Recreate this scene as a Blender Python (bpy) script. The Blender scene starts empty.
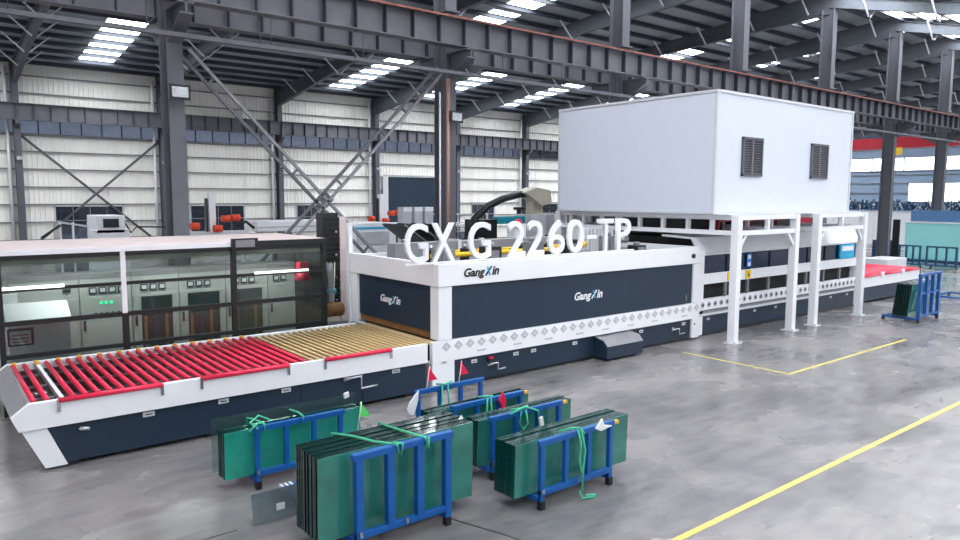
import bpy, bmesh, math, random
from mathutils import Vector, Matrix
random.seed(7)
S = bpy.context.scene
COL = S.collection

# ------------------------------------------------------------ camera, sky, exposure
yaw, pit, rol = math.radians(51.525), math.radians(5.902), math.radians(0.2)
fw = Vector((math.cos(yaw)*math.cos(pit), math.sin(yaw)*math.cos(pit), -math.sin(pit)))
rt0 = Vector((math.sin(yaw), -math.cos(yaw), 0)); up0 = rt0.cross(fw)
rt = rt0*math.cos(rol) + up0*math.sin(rol); up = -rt0*math.sin(rol) + up0*math.cos(rol)
cam = bpy.data.objects.new('camera', bpy.data.cameras.new('camera')); COL.objects.link(cam)
cam.matrix_world = Matrix(((rt.x, up.x, -fw.x, 0), (rt.y, up.y, -fw.y, 0), (rt.z, up.z, -fw.z, 3.7), (0, 0, 0, 1)))
cam.data.sensor_width = 36.0; cam.data.lens = 36.0*710.95/960.0
cam.data.clip_start = 0.1; cam.data.clip_end = 400
S.camera = cam
w = bpy.data.worlds.new('sky'); S.world = w; w.use_nodes = True
bg = w.node_tree.nodes['Background']; bg.inputs[0].default_value = (0.975, 0.97, 1.0, 1); bg.inputs[1].default_value = 0.82
S.view_settings.view_transform = 'Standard'; S.view_settings.look = 'None'
S.view_settings.gamma = 1.0; S.view_settings.use_curve_mapping = False
S.view_settings.exposure = 0.60
SKYLIGHT = 12.0

# ------------------------------------------------------------ materials
def lin(c):
    return tuple(((v/255)/12.92 if v/255 <= .04045 else ((v/255+.055)/1.055)**2.4) for v in c) + (1,)
def mat(name, rgb, rough=.5, metal=0, var=.08, scale=3, bump=0, spec=.5, coat=0, emit=0, stretch=(1,1,1)):
    m = bpy.data.materials.new(name); m.use_nodes = True; nt = m.node_tree; N = nt.nodes; L = nt.links
    b = N['Principled BSDF']; c = lin(rgb)
    b.inputs['Roughness'].default_value = rough; b.inputs['Metallic'].default_value = metal
    b.inputs['Specular IOR Level'].default_value = spec; b.inputs['Coat Weight'].default_value = coat
    tc = N.new('ShaderNodeTexCoord'); mp = N.new('ShaderNodeMapping'); mp.inputs['Scale'].default_value = stretch
    n = N.new('ShaderNodeTexNoise'); n.inputs['Scale'].default_value = scale; n.inputs['Detail'].default_value = 5
    L.new(tc.outputs['Object'], mp.inputs[0]); L.new(mp.outputs[0], n.inputs['Vector'])
    r = N.new('ShaderNodeValToRGB')
    r.color_ramp.elements[0].position = .3; r.color_ramp.elements[1].position = .7
    r.color_ramp.elements[0].color = tuple(v*(1-var) for v in c[:3])+(1,)
    r.color_ramp.elements[1].color = tuple(min(1, v*(1+var)) for v in c[:3])+(1,)
    L.new(n.outputs['Fac'], r.inputs[0]); L.new(r.outputs[0], b.inputs['Base Color'])
    if emit: b.inputs['Emission Color'].default_value = c; b.inputs['Emission Strength'].default_value = emit
    if bump:
        bp = N.new('ShaderNodeBump'); bp.inputs['Strength'].default_value = bump; bp.inputs['Distance'].default_value = .02
        L.new(n.outputs['Fac'], bp.inputs['Height']); L.new(bp.outputs[0], b.inputs['Normal'])
    return m
def glassmat(name, tint, body, mixbody, rough=.05, ior=1.5):
    """tinted pane: coloured see-through + a little body colour + clear-coat reflection"""
    m = bpy.data.materials.new(name); m.use_nodes = True; nt = m.node_tree; N = nt.nodes; L = nt.links
    out = N['Material Output']; N.remove(N['Principled BSDF'])
    t = N.new('ShaderNodeBsdfTransparent'); t.inputs[0].default_value = lin(tint)
    d = N.new('ShaderNodeBsdfPrincipled'); d.inputs['Roughness'].default_value = .25
    n = N.new('ShaderNodeTexNoise'); n.inputs['Scale'].default_value = 2.5
    tc = N.new('ShaderNodeTexCoord'); L.new(tc.outputs['Object'], n.inputs['Vector'])
    r = N.new('ShaderNodeValToRGB'); c = lin(body)
    r.color_ramp.elements[0].position = .35; r.color_ramp.elements[1].position = .65
    r.color_ramp.elements[0].color = tuple(v*.8 for v in c[:3])+(1,); r.color_ramp.elements[1].color = tuple(v*1.15 for v in c[:3])+(1,)
    L.new(n.outputs['Fac'], r.inputs[0]); L.new(r.outputs[0], d.inputs['Base Color'])
    mx = N.new('ShaderNodeMixShader'); mx.inputs[0].default_value = mixbody
    L.new(t.outputs[0], mx.inputs[1]); L.new(d.outputs[0], mx.inputs[2])
    g = N.new('ShaderNodeBsdfGlossy'); g.inputs['Roughness'].default_value = rough
    f = N.new('ShaderNodeFresnel'); f.inputs[0].default_value = ior
    m2 = N.new('ShaderNodeMixShader'); L.new(f.outputs[0], m2.inputs[0]); L.new(mx.outputs[0], m2.inputs[1]); L.new(g.outputs[0], m2.inputs[2])
    L.new(m2.outputs[0], out.inputs[0])
    return m
def emitmat(name, rgb, s):
    m = bpy.data.materials.new(name); m.use_nodes = True; N = m.node_tree.nodes
    b = N['Principled BSDF']; b.inputs['Base Color'].default_value = lin(rgb)
    b.inputs['Emission Color'].default_value = lin(rgb); b.inputs['Emission Strength'].default_value = s
    return m
M = dict(
 white=mat('white_paint', (236,238,243), .35, coat=.2, var=.02),
 whitegrey=mat('pale_grey_paint', (205,208,214), .4, var=.03),
 boxwhite=mat('white_insulated_panel', (212,218,232), .45, var=.015),
 navy=mat('slate_blue_panel', (34,50,68), .4, spec=.35, var=.05, scale=1.2),
 black=mat('black_steel', (22,25,29), .45, var=.1),
 dark=mat('dark_interior', (12,14,17), .7, var=.1),
 red=mat('red_rubber', (222,28,72), .42, var=.06),
 tan=mat('tan_roller_cord', (206,178,128), .7, var=.12, scale=12),
 orange=mat('orange_cap', (214,160,60), .5),
 orangered=mat('orange_paint', (228,74,40), .45),
 blue=mat('blue_frame_paint', (0,84,158), .42, coat=.05, var=.1, scale=6),
 darkblue=mat('dark_teal_blue_paint', (16,66,96), .45),
 column=mat('grey_column_paint', (88,90,98), .55, var=.08, scale=2),
 beam=mat('dark_grey_beam_paint', (98,98,106), .55, var=.15, scale=2),
 roofsteel=mat('dark_roof_steel', (52,60,70), .55, var=.1),
 rooft=mat('dull_roof_sheet', (150,160,168), .6, var=.1, scale=.5),
 rust=mat('rust_brown_rail', (132,78,66), .6, var=.25, scale=5),
 clad=mat('cream_wall_cladding', (249,247,241), .5, var=.04, scale=.8, stretch=(2,1,.4)),
 girt=mat('grey_wall_girt', (128,128,134), .5),
 clad2=mat('blue_grey_wall_cladding', (150,172,196), .55, var=.08, scale=.5),
 cabinet=mat('pale_green_grey_cabinet', (178,180,179), .4, var=.04),
 cabdark=mat('dark_cabinet_window', (40,54,52), .15),
 screen=mat('grey_meter_face', (70,84,84), .3),
 grnlamp=emitmat('green_indicator', (20,220,140), 1.5),
 lampwhite=emitmat('white_tube_lamp', (255,250,246), 1.6),
 yellow=mat('yellow_paint', (238,196,30), .5),
 yline=mat('yellow_floor_paint', (218,200,104), .5, var=.3, scale=14),
 teal=mat('teal_machine_paint', (20,150,170), .4),
 cyan=mat('cyan_print', (30,170,215), .5),
 inkblack=mat('black_print', (20,22,26), .5),
 silver=mat('polished_metal', (190,194,200), .25, metal=.8),
 dgrey=mat('grey_diamond_print', (184,188,196), .5),
 slitbrown=mat('brown_slit_reflection', (120,84,46), .7, var=.3, scale=6),
 raft=mat('grey_rafter_steel', (84,90,98), .55, var=.1),
 brass=mat('beige_duct_metal', (196,190,172), .4),
 brown=mat('brown_timber', (120,86,50), .7, var=.3, scale=10),
 beigeroof=mat('dusty_pink_beige_roof', (206,190,188), .6, var=.08),
 rope=mat('green_rope', (70,180,140), .8, var=.2, scale=30),
 bag=mat('white_plastic', (228,230,236), .4),
 bluepipe=mat('bright_blue_part', (30,130,220), .4),
 redcrane=mat('red_crane_paint', (158,20,40), .45),
 pipe=mat('copper_brown_pipe', (150,112,98), .5),
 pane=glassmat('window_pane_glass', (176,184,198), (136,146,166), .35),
 panedark=glassmat('dark_window_glass', (96,104,120), (48,58,74), .5),  # darker glass of the low wall windows
 skyl=emitmat('translucent_skylight', (246,250,255), SKYLIGHT),
 daywin=emitmat('daylight_window', (244,246,255), 3.0),
 clear=glassmat('clear_booth_glass', (222,230,228), (120,138,134), .05),
 wglass=glassmat('dark_blue_window', (16,50,84), (0,44,84), .6, .12, 1.22),
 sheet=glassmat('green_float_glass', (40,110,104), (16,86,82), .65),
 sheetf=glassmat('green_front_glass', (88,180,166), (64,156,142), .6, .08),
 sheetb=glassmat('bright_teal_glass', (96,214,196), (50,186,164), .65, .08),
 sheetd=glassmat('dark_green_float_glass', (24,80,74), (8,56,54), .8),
 clearsheet=glassmat('pale_clear_glass', (232,244,240), (150,180,175), .06),
 greyclear=glassmat('grey_glass', (180,192,198), (140,154,162), .45),
 tealboard=mat('pale_teal_glass_pack', (150,218,218), .25, var=.03, scale=.6),
 blueboard=mat('blue_wrapped_film', (84,124,168), .4),
)
def floor_mat():
    m = bpy.data.materials.new('polished_concrete'); m.use_nodes = True; nt = m.node_tree; N = nt.nodes; L = nt.links
    b = N['Principled BSDF']; tc = N.new('ShaderNodeTexCoord')
    def noise(s, det, st=(1,1,1), dist=0):
        mp = N.new('ShaderNodeMapping'); mp.inputs['Scale'].default_value = st
        n = N.new('ShaderNodeTexNoise'); n.inputs['Scale'].default_value = s; n.inputs['Detail'].default_value = det; n.inputs['Distortion'].default_value = dist
        L.new(tc.outputs['Object'], mp.inputs[0]); L.new(mp.outputs[0], n.inputs['Vector']); return n
    def ramp(n, a, b_, ca, cb):
        r = N.new('ShaderNodeValToRGB'); r.color_ramp.elements[0].position = a; r.color_ramp.elements[1].position = b_
        r.color_ramp.elements[0].color = lin(ca); r.color_ramp.elements[1].color = lin(cb); L.new(n.outputs['Fac'], r.inputs[0]); return r
    n1 = noise(.45, 6, (1,1.4,1), .8); r1 = ramp(n1, .36, .66, (116,114,115), (146,141,140))
    n2 = noise(2.6, 8, (.6,1.6,1), .5); r2 = ramp(n2, .3, .62, (200,200,206), (255,255,255))
    n3 = noise(.22, 4, (1,3,1), 2.2); r3 = ramp(n3, .30, .38, (138,140,148), (255,255,255))
    m1 = N.new('ShaderNodeMixRGB'); m1.blend_type = 'MULTIPLY'; m1.inputs[0].default_value = .7
    L.new(r1.outputs[0], m1.inputs[1]); L.new(r2.outputs[0], m1.inputs[2])
    m2 = N.new('ShaderNodeMixRGB'); m2.blend_type = 'MULTIPLY'; m2.inputs[0].default_value = .35
    L.new(m1.outputs[0], m2.inputs[1]); L.new(r3.outputs[0], m2.inputs[2]); L.new(m2.outputs[0], b.inputs['Base Color'])
    rr = ramp(n1, .3, .7, (60,60,60), (120,120,120)); L.new(rr.outputs[0], b.inputs['Roughness'])
    rr.color_ramp.elements[0].color = (.17,)*3+(1,); rr.color_ramp.elements[1].color = (.34,)*3+(1,)
    b.inputs['Specular IOR Level'].default_value = .6
    bp = N.new('ShaderNodeBump'); bp.inputs['Strength'].default_value = .08; bp.inputs['Distance'].default_value = .01
    L.new(n2.outputs['Fac'], bp.inputs['Height']); L.new(bp.outputs[0], b.inputs['Normal'])
    return m
M['floor'] = floor_mat()

# ------------------------------------------------------------ mesh helpers
WP = {}
def wpos(o): return WP.get(o.name, Vector((0,0,0))) if o else Vector((0,0,0))
class MB:
    def __init__(s): s.v = []; s.f = []; s.smooth = set()
    def hexa(s, p):
        i = len(s.v); s.v += [tuple(q) for q in p]
        s.f += [(i,i+3,i+2,i+1),(i+4,i+5,i+6,i+7),(i,i+1,i+5,i+4),(i+1,i+2,i+6,i+5),(i+2,i+3,i+7,i+6),(i+3,i,i+4,i+7)]; return s
    def box(s, x0,x1,y0,y1,z0,z1):
        return s.hexa([(x0,y0,z0),(x1,y0,z0),(x1,y1,z0),(x0,y1,z0),(x0,y0,z1),(x1,y0,z1),(x1,y1,z1),(x0,y1,z1)])
    def bar(s, p, q, w, h=None, upv=(0,0,1)):
        h = h or w; p = Vector(p); q = Vector(q); d = (q-p).normalized(); u = Vector(upv)
        if abs(d.dot(u)) > .98: u = Vector((0,1,0))
        a = d.cross(u).normalized()*w/2; b = a.cross(d).normalized()*h/2
        return s.hexa([p-a-b, p+a-b, p+a+b, p-a+b, q-a-b, q+a-b, q+a+b, q-a+b])
    def prism(s, poly, axis, a0, a1):
        def P(u, v, a): return {'x':(a,u,v),'y':(u,a,v),'z':(u,v,a)}[axis]
        i = len(s.v); n = len(poly)
        s.v += [P(u,v,a0) for u,v in poly] + [P(u,v,a1) for u,v in poly]
        s.f += [tuple(range(i,i+n)), tuple(range(i+2*n-1,i+n-1,-1))]
        for k in range(n): s.f.append((i+k, i+n+k, i+n+(k+1)%n, i+(k+1)%n))
        return s
    def cyl(s, p, q, r, n=10, r2=None):
        return s.tube([p,q], r, n, r2)
    def tube(s, pts, r, n=6, r2=None):
        pts = [Vector(p) for p in pts]; rings = []
        for k, p in enumerate(pts):
            d = (pts[min(k+1,len(pts)-1)]-pts[max(k-1,0)]).normalized()
            u = Vector((0,0,1)) if abs(d.z) < .95 else Vector((0,1,0))
            a = d.cross(u).normalized(); b = a.cross(d)
            rr = r if r2 is None else r+(r2-r)*k/(len(pts)-1)
            i = len(s.v); rings.append(i)
            s.v += [tuple(p+(a*math.cos(t*2*math.pi/n)+b*math.sin(t*2*math.pi/n))*rr) for t in range(n)]
        for a_, b_ in zip(rings, rings[1:]):
            for t in range(n):
                s.smooth.add(len(s.f)); s.f.append((a_+t, a_+(t+1)%n, b_+(t+1)%n, b_+t))
        s.f.append(tuple(range(rings[0]+n-1, rings[0]-1, -1))); s.f.append(tuple(range(rings[-1], rings[-1]+n)))
        return s
    def mesh(s, name, m, off=Vector((0,0,0))):
        me = bpy.data.meshes.new(name); me.from_pydata([tuple(Vector(v)-off) for v in s.v], [], s.f)
        for i in s.smooth: me.polygons[i].use_smooth = True
        bm = bmesh.new(); bm.from_mesh(me); bmesh.ops.recalc_face_normals(bm, faces=bm.faces); bm.to_mesh(me); bm.free()
        me.materials.append(M[m] if isinstance(m, str) else m); me.update(); return me
    def build(s, name, m, parent=None, base=None, bevel=0):
        """world-space shape -> one object, its origin at 'base' (or the parent's)"""
        pw = wpos(parent); b = Vector(base) if base is not None else (pw if parent else Vector((0,0,0)))
        o = bpy.data.objects.new(name, s.mesh(name, m, b)); COL.objects.link(o); o.parent = parent; o.location = b-pw
        WP[o.name] = b.copy()
        if bevel:
            md = o.modifiers.new('edge', 'BEVEL'); md.width = bevel; md.segments = 2; md.limit_method = 'ANGLE'
        return o
def tag(o, label=None, cat=None, group=None, kind=None):
    if label: o['label'] = label
    if cat: o['category'] = cat
    if group: o['group'] = group
    if kind: o['kind'] = kind
    return o
def thing(name, loc, label=None, cat=None, group=None, kind=None):
    o = bpy.data.objects.new(name, None); COL.objects.link(o); o.location = loc; WP[o.name] = Vector(loc); o.empty_display_size = .2
    return tag(o, label, cat, group, kind)
def inst(name, me, loc, parent=None):
    """object sharing mesh data; loc is world space"""
    o = bpy.data.objects.new(name, me); COL.objects.link(o); o.parent = parent; o.location = Vector(loc)-wpos(parent); WP[o.name] = Vector(loc); return o
def glyph(txt, size, m, org, xdir, parent, name, ext=.01, bold=0, width=None, height=None, shear=0, ydir=(0,0,1)):
    """lettering turned into real mesh; org = lower left corner, xdir = reading direction"""
    cu = bpy.data.curves.new('t', 'FONT'); cu.body = txt; cu.size = size; cu.extrude = ext; cu.offset = bold; cu.shear = shear; cu.resolution_u = 4
    to = bpy.data.objects.new('t', cu); COL.objects.link(to)
    dg = bpy.context.evaluated_depsgraph_get(); me = bpy.data.meshes.new_from_object(to.evaluated_get(dg))
    bpy.data.objects.remove(to); bpy.data.curves.remove(cu)
    xs = [v.co.x for v in me.vertices]; ys = [v.co.y for v in me.vertices]
    x0, x1, y0, y1 = min(xs), max(xs), min(ys), max(ys)
    sx = width/(x1-x0) if width else 1; sy = height/(y1-y0) if height else (sx if width else 1)
    X = Vector(xdir).normalized(); Y = Vector(ydir); Z = X.cross(Y); o0 = Vector(org)
    pw = wpos(parent)
    for v in me.vertices:
        p = o0 + X*(v.co.x-x0)*sx + Y*(v.co.y-(y0 if height else 0))*sy + Z*v.co.z - pw; v.co = p
    me.materials.clear(); me.materials.append(M[m]); me.name = name
    o = bpy.data.objects.new(name, me); COL.objects.link(o); o.parent = parent; WP[o.name] = pw.copy(); return o

# ------------------------------------------------------------ the hall
fl = MB().box(-14, 92, -14, 48, -.2, 0).build('floor', 'floor'); tag(fl, kind='structure')
def strip(x0,x1,y0,y1,label):
    tag(MB().box(x0,x1,y0,y1,0,.004).build('floor_line','yline', None, (x0,y0,0)), label, 'floor line')
strip(5.6, 19.5, 4.40, 4.48, 'long yellow line painted across the bottom right of the concrete floor')
strip(14.2, 20.2, 7.40, 7.47, 'yellow painted line on floor in front of the white posts')
strip(14.2, 14.27, 7.48, 10.1, 'short yellow painted line running from the machine base to the corner mark')

for (xa,ya,xb,yb) in ((4.62,6.42,5.3,4.4),(-14,7.6,2.6,7.6),(5.3,4.4,9,-6)):
    MB().bar((xa,ya,.001),(xb,yb,.001),.018,.004).build('floor_joint','black',fl)
RID = 17.0
def zr(y): return 10.95 + (47.0-y)*.09 if y >= RID else (13.4 - (RID-y)*.25 if y > 8 else 11.15-(8-y)*.03)
CX = [4.7+7.5*k for k in range(-1, 12)]
ce = thing('ceiling', (0,0,10), kind='structure')
for (ya, yb) in ((47.2, RID), (RID-.01, 8), (8, -12.9)):
    m = MB(); za, zb = zr(ya), zr(yb)
    m.prism([(ya,za),(yb,zb),(yb,zb+.08),(ya,za+.08)], 'x', -10, 91); m.build('roof_sheet', 'rooft', ce)
pm = MB(); pm.box(-10, 91, -.03, .03, -.2, 0).box(-10, 91, .03, .09, -.2, -.18).box(-10,91,-.09,-.03,-.02,0)
pme = pm.mesh('purlin', 'roofsteel')
y = 46.4
while y > -12: inst('purlin', pme, (0, y, zr(y)-.005), ce); y -= 1.42
for X in CX:
    for (ya, yb, da, db) in ((47.0, RID, .95, 1.0), (RID-.01, 8, 1.0, .8), (8, -12, .5, .5)):
        m = MB(); n = 6
        def dep(t): return .62 + .45*max(0, abs(t-.5)*2-.35)/.65 if ya > 20 else .5
        for k in range(n):
            t0, t1 = k/n, (k+1)/n; y0 = ya+(yb-ya)*t0; y1 = ya+(yb-ya)*t1; z0, z1 = zr(y0)-.2, zr(y1)-.2; d0, d1 = dep(t0), dep(t1)
            m.prism([(y0,z0-d0),(y1,z1-d1),(y1,z1),(y0,z0)], 'x', X-.008, X+.008)
            m.prism([(y0,z0-d0-.02),(y1,z1-d1-.02),(y1,z1-d1),(y0,z0-d0)], 'x', X-.13, X+.13)
            m.prism([(y0,z0-.02),(y1,z1-.02),(y1,z1),(y0,z0)], 'x', X-.13, X+.13)
        m.build('rafter', 'raft', ce)
fb = MB().bar((.1,0,-.95),(1.0,0,-.12),.06).bar((-.1,0,-.95),(-1.0,0,-.12),.06).mesh('fly_brace','whitegrey')
for X in CX[1:]:
    for k in range(1, 13):
        yy = 46.4-1.42*2*k
        if abs(yy-17) > .8: inst('fly_brace', fb, (X, yy, zr(yy)-.08), ce)
for k in range(-1, 11):
    xc = 8.45+7.5*k
    if k != 1:
        for (y0, y1) in {0:((45.2,36.4),), 2:((45.2,36.4),(35.6,27.4),(26.6,19.4)), 3:((45.2,36.4),)}.get(k, ((45.2,36.4),(35.6,27.0),(24.8,24.0),(20.6,19.8)) if k == 4 else ((45.2,36.4),(34.4,32.6),(30.4,29.2),(27.4,26.2),(24.4,23.2),(21.4,20.4),(18.8,17.9))):
            MB().prism([(y0,zr(y0)-.012),(y1,zr(y1)-.012),(y1,zr(y1)-.002),(y0,zr(y0)-.002)], 'x', xc-.85, xc+.85).build('skylight','skyl',ce)
    for (y0, y1) in ((16.7,13.2),(12.2,8.3),(7.5,-.6),(-1.4,-10)):
        MB().prism([(y0,zr(y0)-.012),(y1,zr(y1)-.012),(y1,zr(y1)-.002),(y0,zr(y0)-.002)], 'x', xc+(1.3 if y0 > 16 else 1.6), xc+(3.4 if y0 > 16 else 3.05)).build('skylight','skyl',ce)

# far long wall
WY = 47.2
wl = thing('wall_far', (0,WY,0), kind='structure')
def corr(x0, x1, z0, z1, y, pitch=.25):
    m = MB(); x = x0; pts = []
    while x < x1-1e-6:
        pts += [(x, y), (min(x+pitch*.7,x1), y), (min(x+pitch*.76,x1), y-.035), (min(x+pitch*.94,x1), y-.035)]; x += pitch
    pts.append((x1, y)); i = len(m.v)
    for (a, b) in pts: m.v += [(a,b,z0),(a,b,z1)]
    for k in range(len(pts)-1): m.f.append((i+2*k, i+2*k+2, i+2*k+3, i+2*k+1))
    return m
wins = {0:(1.6,5.3), 1:(1.6,5.2), 2:(1.3,3.6), 4:(1.8,4.4), 5:(1.6,5.2), 6:(1.6,5.2)}   # low windows: offset along each bay
wn = 0
for bi, X in enumerate(CX[:-1]):
    b = bi-1                                                   # bay 0 starts at X = 4.7
    x0, x1 = X, X+7.5
    door = (b == 3); win = wins.get(b)
    corr(x0, x1, 8.0, zr(WY), WY).build('cladding','clad',wl)
    if door:
        corr(x0, x0+1.0, 0, 7.05, WY).build('cladding','clad',wl); corr(x0+1.0, x1, 5.2, 7.05, WY).build('cladding','clad',wl)
    elif win:
        a, c = x0+win[0], x0+win[1]
        corr(x0, a, 0, 7.05, WY).build('cladding','clad',wl); corr(c, x1, 0, 7.05, WY).build('cladding','clad',wl)
        corr(a, c, 3.15, 7.05, WY).build('cladding','clad',wl); corr(a, c, 0, 1.3, WY).build('cladding','clad',wl)
        wn += 1
        t = thing('window_%d' % wn, ((a+c)/2, WY, 1.3), kind='structure')
        MB().box(a,c,WY-.06,WY+.04,1.3,1.38).box(a,c,WY-.06,WY+.04,3.07,3.15).box(a,a+.08,WY-.06,WY+.04,1.3,3.15).box(c-.08,c,WY-.06,WY+.04,1.3,3.15).build('window_frame','whitegrey',t)
        n = 4
        for k in range(n):
            p0 = a+.08+(c-a-.16)*k/n; p1 = a+.08+(c-a-.16)*(k+1)/n
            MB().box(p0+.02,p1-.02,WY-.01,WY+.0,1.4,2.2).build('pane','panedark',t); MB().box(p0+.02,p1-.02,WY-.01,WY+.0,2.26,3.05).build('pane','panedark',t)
            MB().box(p0-.02,p0+.02,WY-.04,WY+.02,1.38,3.07).box(p0,p1,WY-.04,WY+.02,2.2,2.26).build('mullion','girt',t)
    else:
        corr(x0, x1, 0, 7.05, WY).build('cladding','clad',wl)
    # high window strip
    wn += 1
    t = thing('window_%d' % wn, ((x0+x1)/2, WY, 7.05), kind='structure')
    MB().box(x0,x1,WY-.06,WY+.04,7.05,7.12).box(x0,x1,WY-.06,WY+.04,7.93,8.0).build('window_frame','girt',t)
    for k in range(7):
        p0 = x0+7.5*k/7; p1 = x0+7.5*(k+1)/7
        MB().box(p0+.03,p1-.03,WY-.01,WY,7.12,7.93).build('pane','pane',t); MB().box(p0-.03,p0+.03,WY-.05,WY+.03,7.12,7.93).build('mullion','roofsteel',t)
    for z in (.2,1.2,2.2,3.2,4.18,5.18,6.15,7.03,9.35,10.3):
        xs = [(x0, x1)]
        if z < 5.2 and door: xs = [(x0, x0+.9)]
        if 1.3 < z < 3.1 and win: xs = [(x0, x0+win[0]), (x0+win[1], x1)]
        for (a, c) in xs: MB().box(a,c,WY-.14,WY-.04,z-.07,z+.0).box(a,c,WY-.16,WY-.14,z-.07,z-.0).build('girt','girt',wl)
dr = thing('door_1', (31.5,WY,0), kind='structure')
MB().box(28.2,34.6,WY-.14,WY-.06,0,5.15).build('door_leaf','navy',dr)
MB().box(28.0,34.8,WY-.25,WY-.1,5.15,5.3).build('door_track','silver',dr)
MB().box(27.9,28.35,WY-.3,WY-.02,0,5.2).build('door_jamb','whitegrey',dr)
for X in CX:
    m = MB(); m.box(X-.16,X+.16,WY-.72,WY-.69,0,10.2).box(X-.16,X+.16,WY-.2,WY-.17,0,10.9).box(X-.01,X+.01,WY-.69,WY-.2,0,10.5)
    m.build('wall_column','column',wl)
    MB().prism([(WY-1.2,7.75),(WY-.72,7.75),(WY-.72,7.3),(WY-1.2,7.55)],'x',X-.1,X+.1).build('bracket','column',wl)
    MB().cyl((X-.42,WY-.3,0),(X-.42,WY-.3,10.6),.09,8).build('downpipe','white',wl)
    MB().box(X-.12,X+.12,WY-.9,WY-.74,5.6,5.8).build('wall_lamp','silver',wl)
def brace(x0,z0,x1,z1,y): MB().cyl((x0,y,z0),(x1,y,z1),.07,8).build('wall_brace','column',wl)
brace(4.9,6.95,12.0,.6,WY-.35); brace(4.9,.6,12.0,6.95,WY-.42)

# near long wall (behind the camera) with its broad band of openings
wnr = thing('wall_near', (40,-13,0), kind='structure')
MB().box(-12,91,-13.1,-13,0,1.2).box(-12,91,-13.1,-13,6.2,11.2).build('cladding','clad',wnr)
for X in CX: MB().box(X-.17,X+.17,-13,-12.5,0,10.6).build('wall_column','column',wnr)

wlf = thing('wall_left', (-12,32,0), kind='structure')
MB().box(-12.1,-12,17,47.2,0,13.5).build('cladding','clad',wlf)
for z in (1.2,2.2,3.2,4.2,5.2,6.2,7.2,8.4,9.4,10.4): MB().box(-12,-11.86,17,47,z-.08,z).build('girt','girt',wlf)
# end wall
we = thing('wall_end', (90,20,0), kind='structure')
m = MB()
for (y0,y1,z0,z1) in ((-12,47.2,8.35,13.6),(-12,47.2,5.4,6.9),(-12,47.2,0,3.3),(-12,17,6.9,8.35),(45,47.2,6.9,8.35),(33.9,47.2,3.3,5.4),(-12,17,3.3,5.4)):
    m.box(90,90.06,y0,y1,z0,z1)
m.build('cladding','clad2',we)
for z in [1.2,2.2,3.25,4.3,5.45,6.4,6.85,8.4,9.4,10.4]:
    a = 33.9 if 3.3 < z < 5.4 else -12
    MB().box(89.86,90,a,47.2,z-.1,z).build('girt','girt',we)
for k in range(8):
    wn += 1; t = thing('window_%d' % wn, (90,17+3.5*k,6.9), kind='structure'); y0 = 17+3.5*k
    MB().box(90.0,90.02,y0+.06,y0+3.44,6.9,8.35).build('pane','daywin',t); MB().box(89.9,90.05,y0-.06,y0+.06,6.9,8.35).build('mullion','clad2',t)
for k in range(5):
    wn += 1; t = thing('window_%d' % wn, (90,17+3.38*k,3.3), kind='structure'); y0 = 17+3.38*k
    MB().box(90.0,90.02,y0+.08,y0+3.3,3.35,5.35).build('pane','daywin',t); MB().box(89.9,90.05,y0-.08,y0+.08,3.3,5.4).build('mullion','clad2',t)

# steel columns of the middle row
ORD = ['', 'nearest','second nearest','third nearest','fourth nearest','fifth nearest','sixth nearest','seventh nearest']
collab = {4.7:'grey steel column behind the glass operator booth, leftmost of the row',
 12.2:'grey steel column with brown pipe rising behind the white raised letters',
 19.7:'grey steel column rising just left of the fan house roof behind crane beam',
 27.2:'grey steel column whose top shows above the white fan house',
 34.7:'grey steel column above the right end of the white fan house',
 42.2:'grey steel column standing right of the fan house at the red unloading table end',
 49.7:'grey steel column nearest the right edge, behind the blue-topped glass pack'}
for X in CX:
    if X < 0: continue
    lab = collab.get(round(X,1), 'distant grey steel column of the middle row hidden toward the end wall')
    t = thing('steel_column', (X,17,0), lab, 'column', 'steel columns of the middle row')
    wd = .17
    MB().box(X-wd,X+wd,16.70,16.73,.0,8.9).build('flange','column',t)
    MB().box(X-wd,X+wd,17.27,17.30,.0,8.9).build('flange','column',t)
    MB().box(X-.012,X+.012,16.73,17.27,0,8.9).build('web','column',t)
    MB().box(X-.19,X+.19,16.70,16.73,8.9,12.6).box(X-.19,X+.19,17.27,17.30,8.9,12.6).box(X-.012,X+.012,16.73,17.27,8.9,13.4).build('upper_post','column',t)
    MB().box(X-.28,X+.28,16.6,17.4,0,.03).build('base_plate','column',t)
    for sgn, y0, y1 in ((-1,16.7,15.75),(1,17.3,18.25)):
        MB().prism([(y0,7.72),(y1,7.72),(y1,7.5),(y0,7.05)],'x',X-.02,X+.02).prism([(y0,7.72),(y1,7.72),(y1,7.69),(y0,7.69)],'x',X-.16,X+.16).prism([(y1,7.5),(y0,7.05),(y0,7.02),(y1,7.47)],'x',X-.14,X+.14).build('corbel','column',t)
    MB().box(X-.24,X+.24,16.6,17.4,8.85,8.9).build('cap_plate','column',t)
for X, sx in ((4.7,0),(12.2,0)):
    t = thing('floodlight', (X,16.6,5.9), 'small square floodlight fixed high on the column behind the %s' % ('operator booth' if X<5 else 'white raised letters'), 'floodlight')
    MB().box(X-.22,X+.22,16.42,16.5,5.78,6.1).build('lamp_body','black',t); MB().box(X-.17,X+.17,16.405,16.42,5.83,6.05).build('lamp_glass','silver',t)
    MB().bar((X,16.5,5.94),(X,16.7,6.0),.05).build('bracket','black',t)
t = thing('conduit', (12.05,16.6,0), 'brown copper-coloured pipe running up the column behind the letters', 'pipe')
MB().cyl((11.98,16.55,.2),(11.98,16.55,7.0),.05,8).build('riser','pipe',t); MB().cyl((11.75,16.62,.2),(11.75,16.62,6.6),.03,6).build('side_riser','whitegrey',t)
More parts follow.
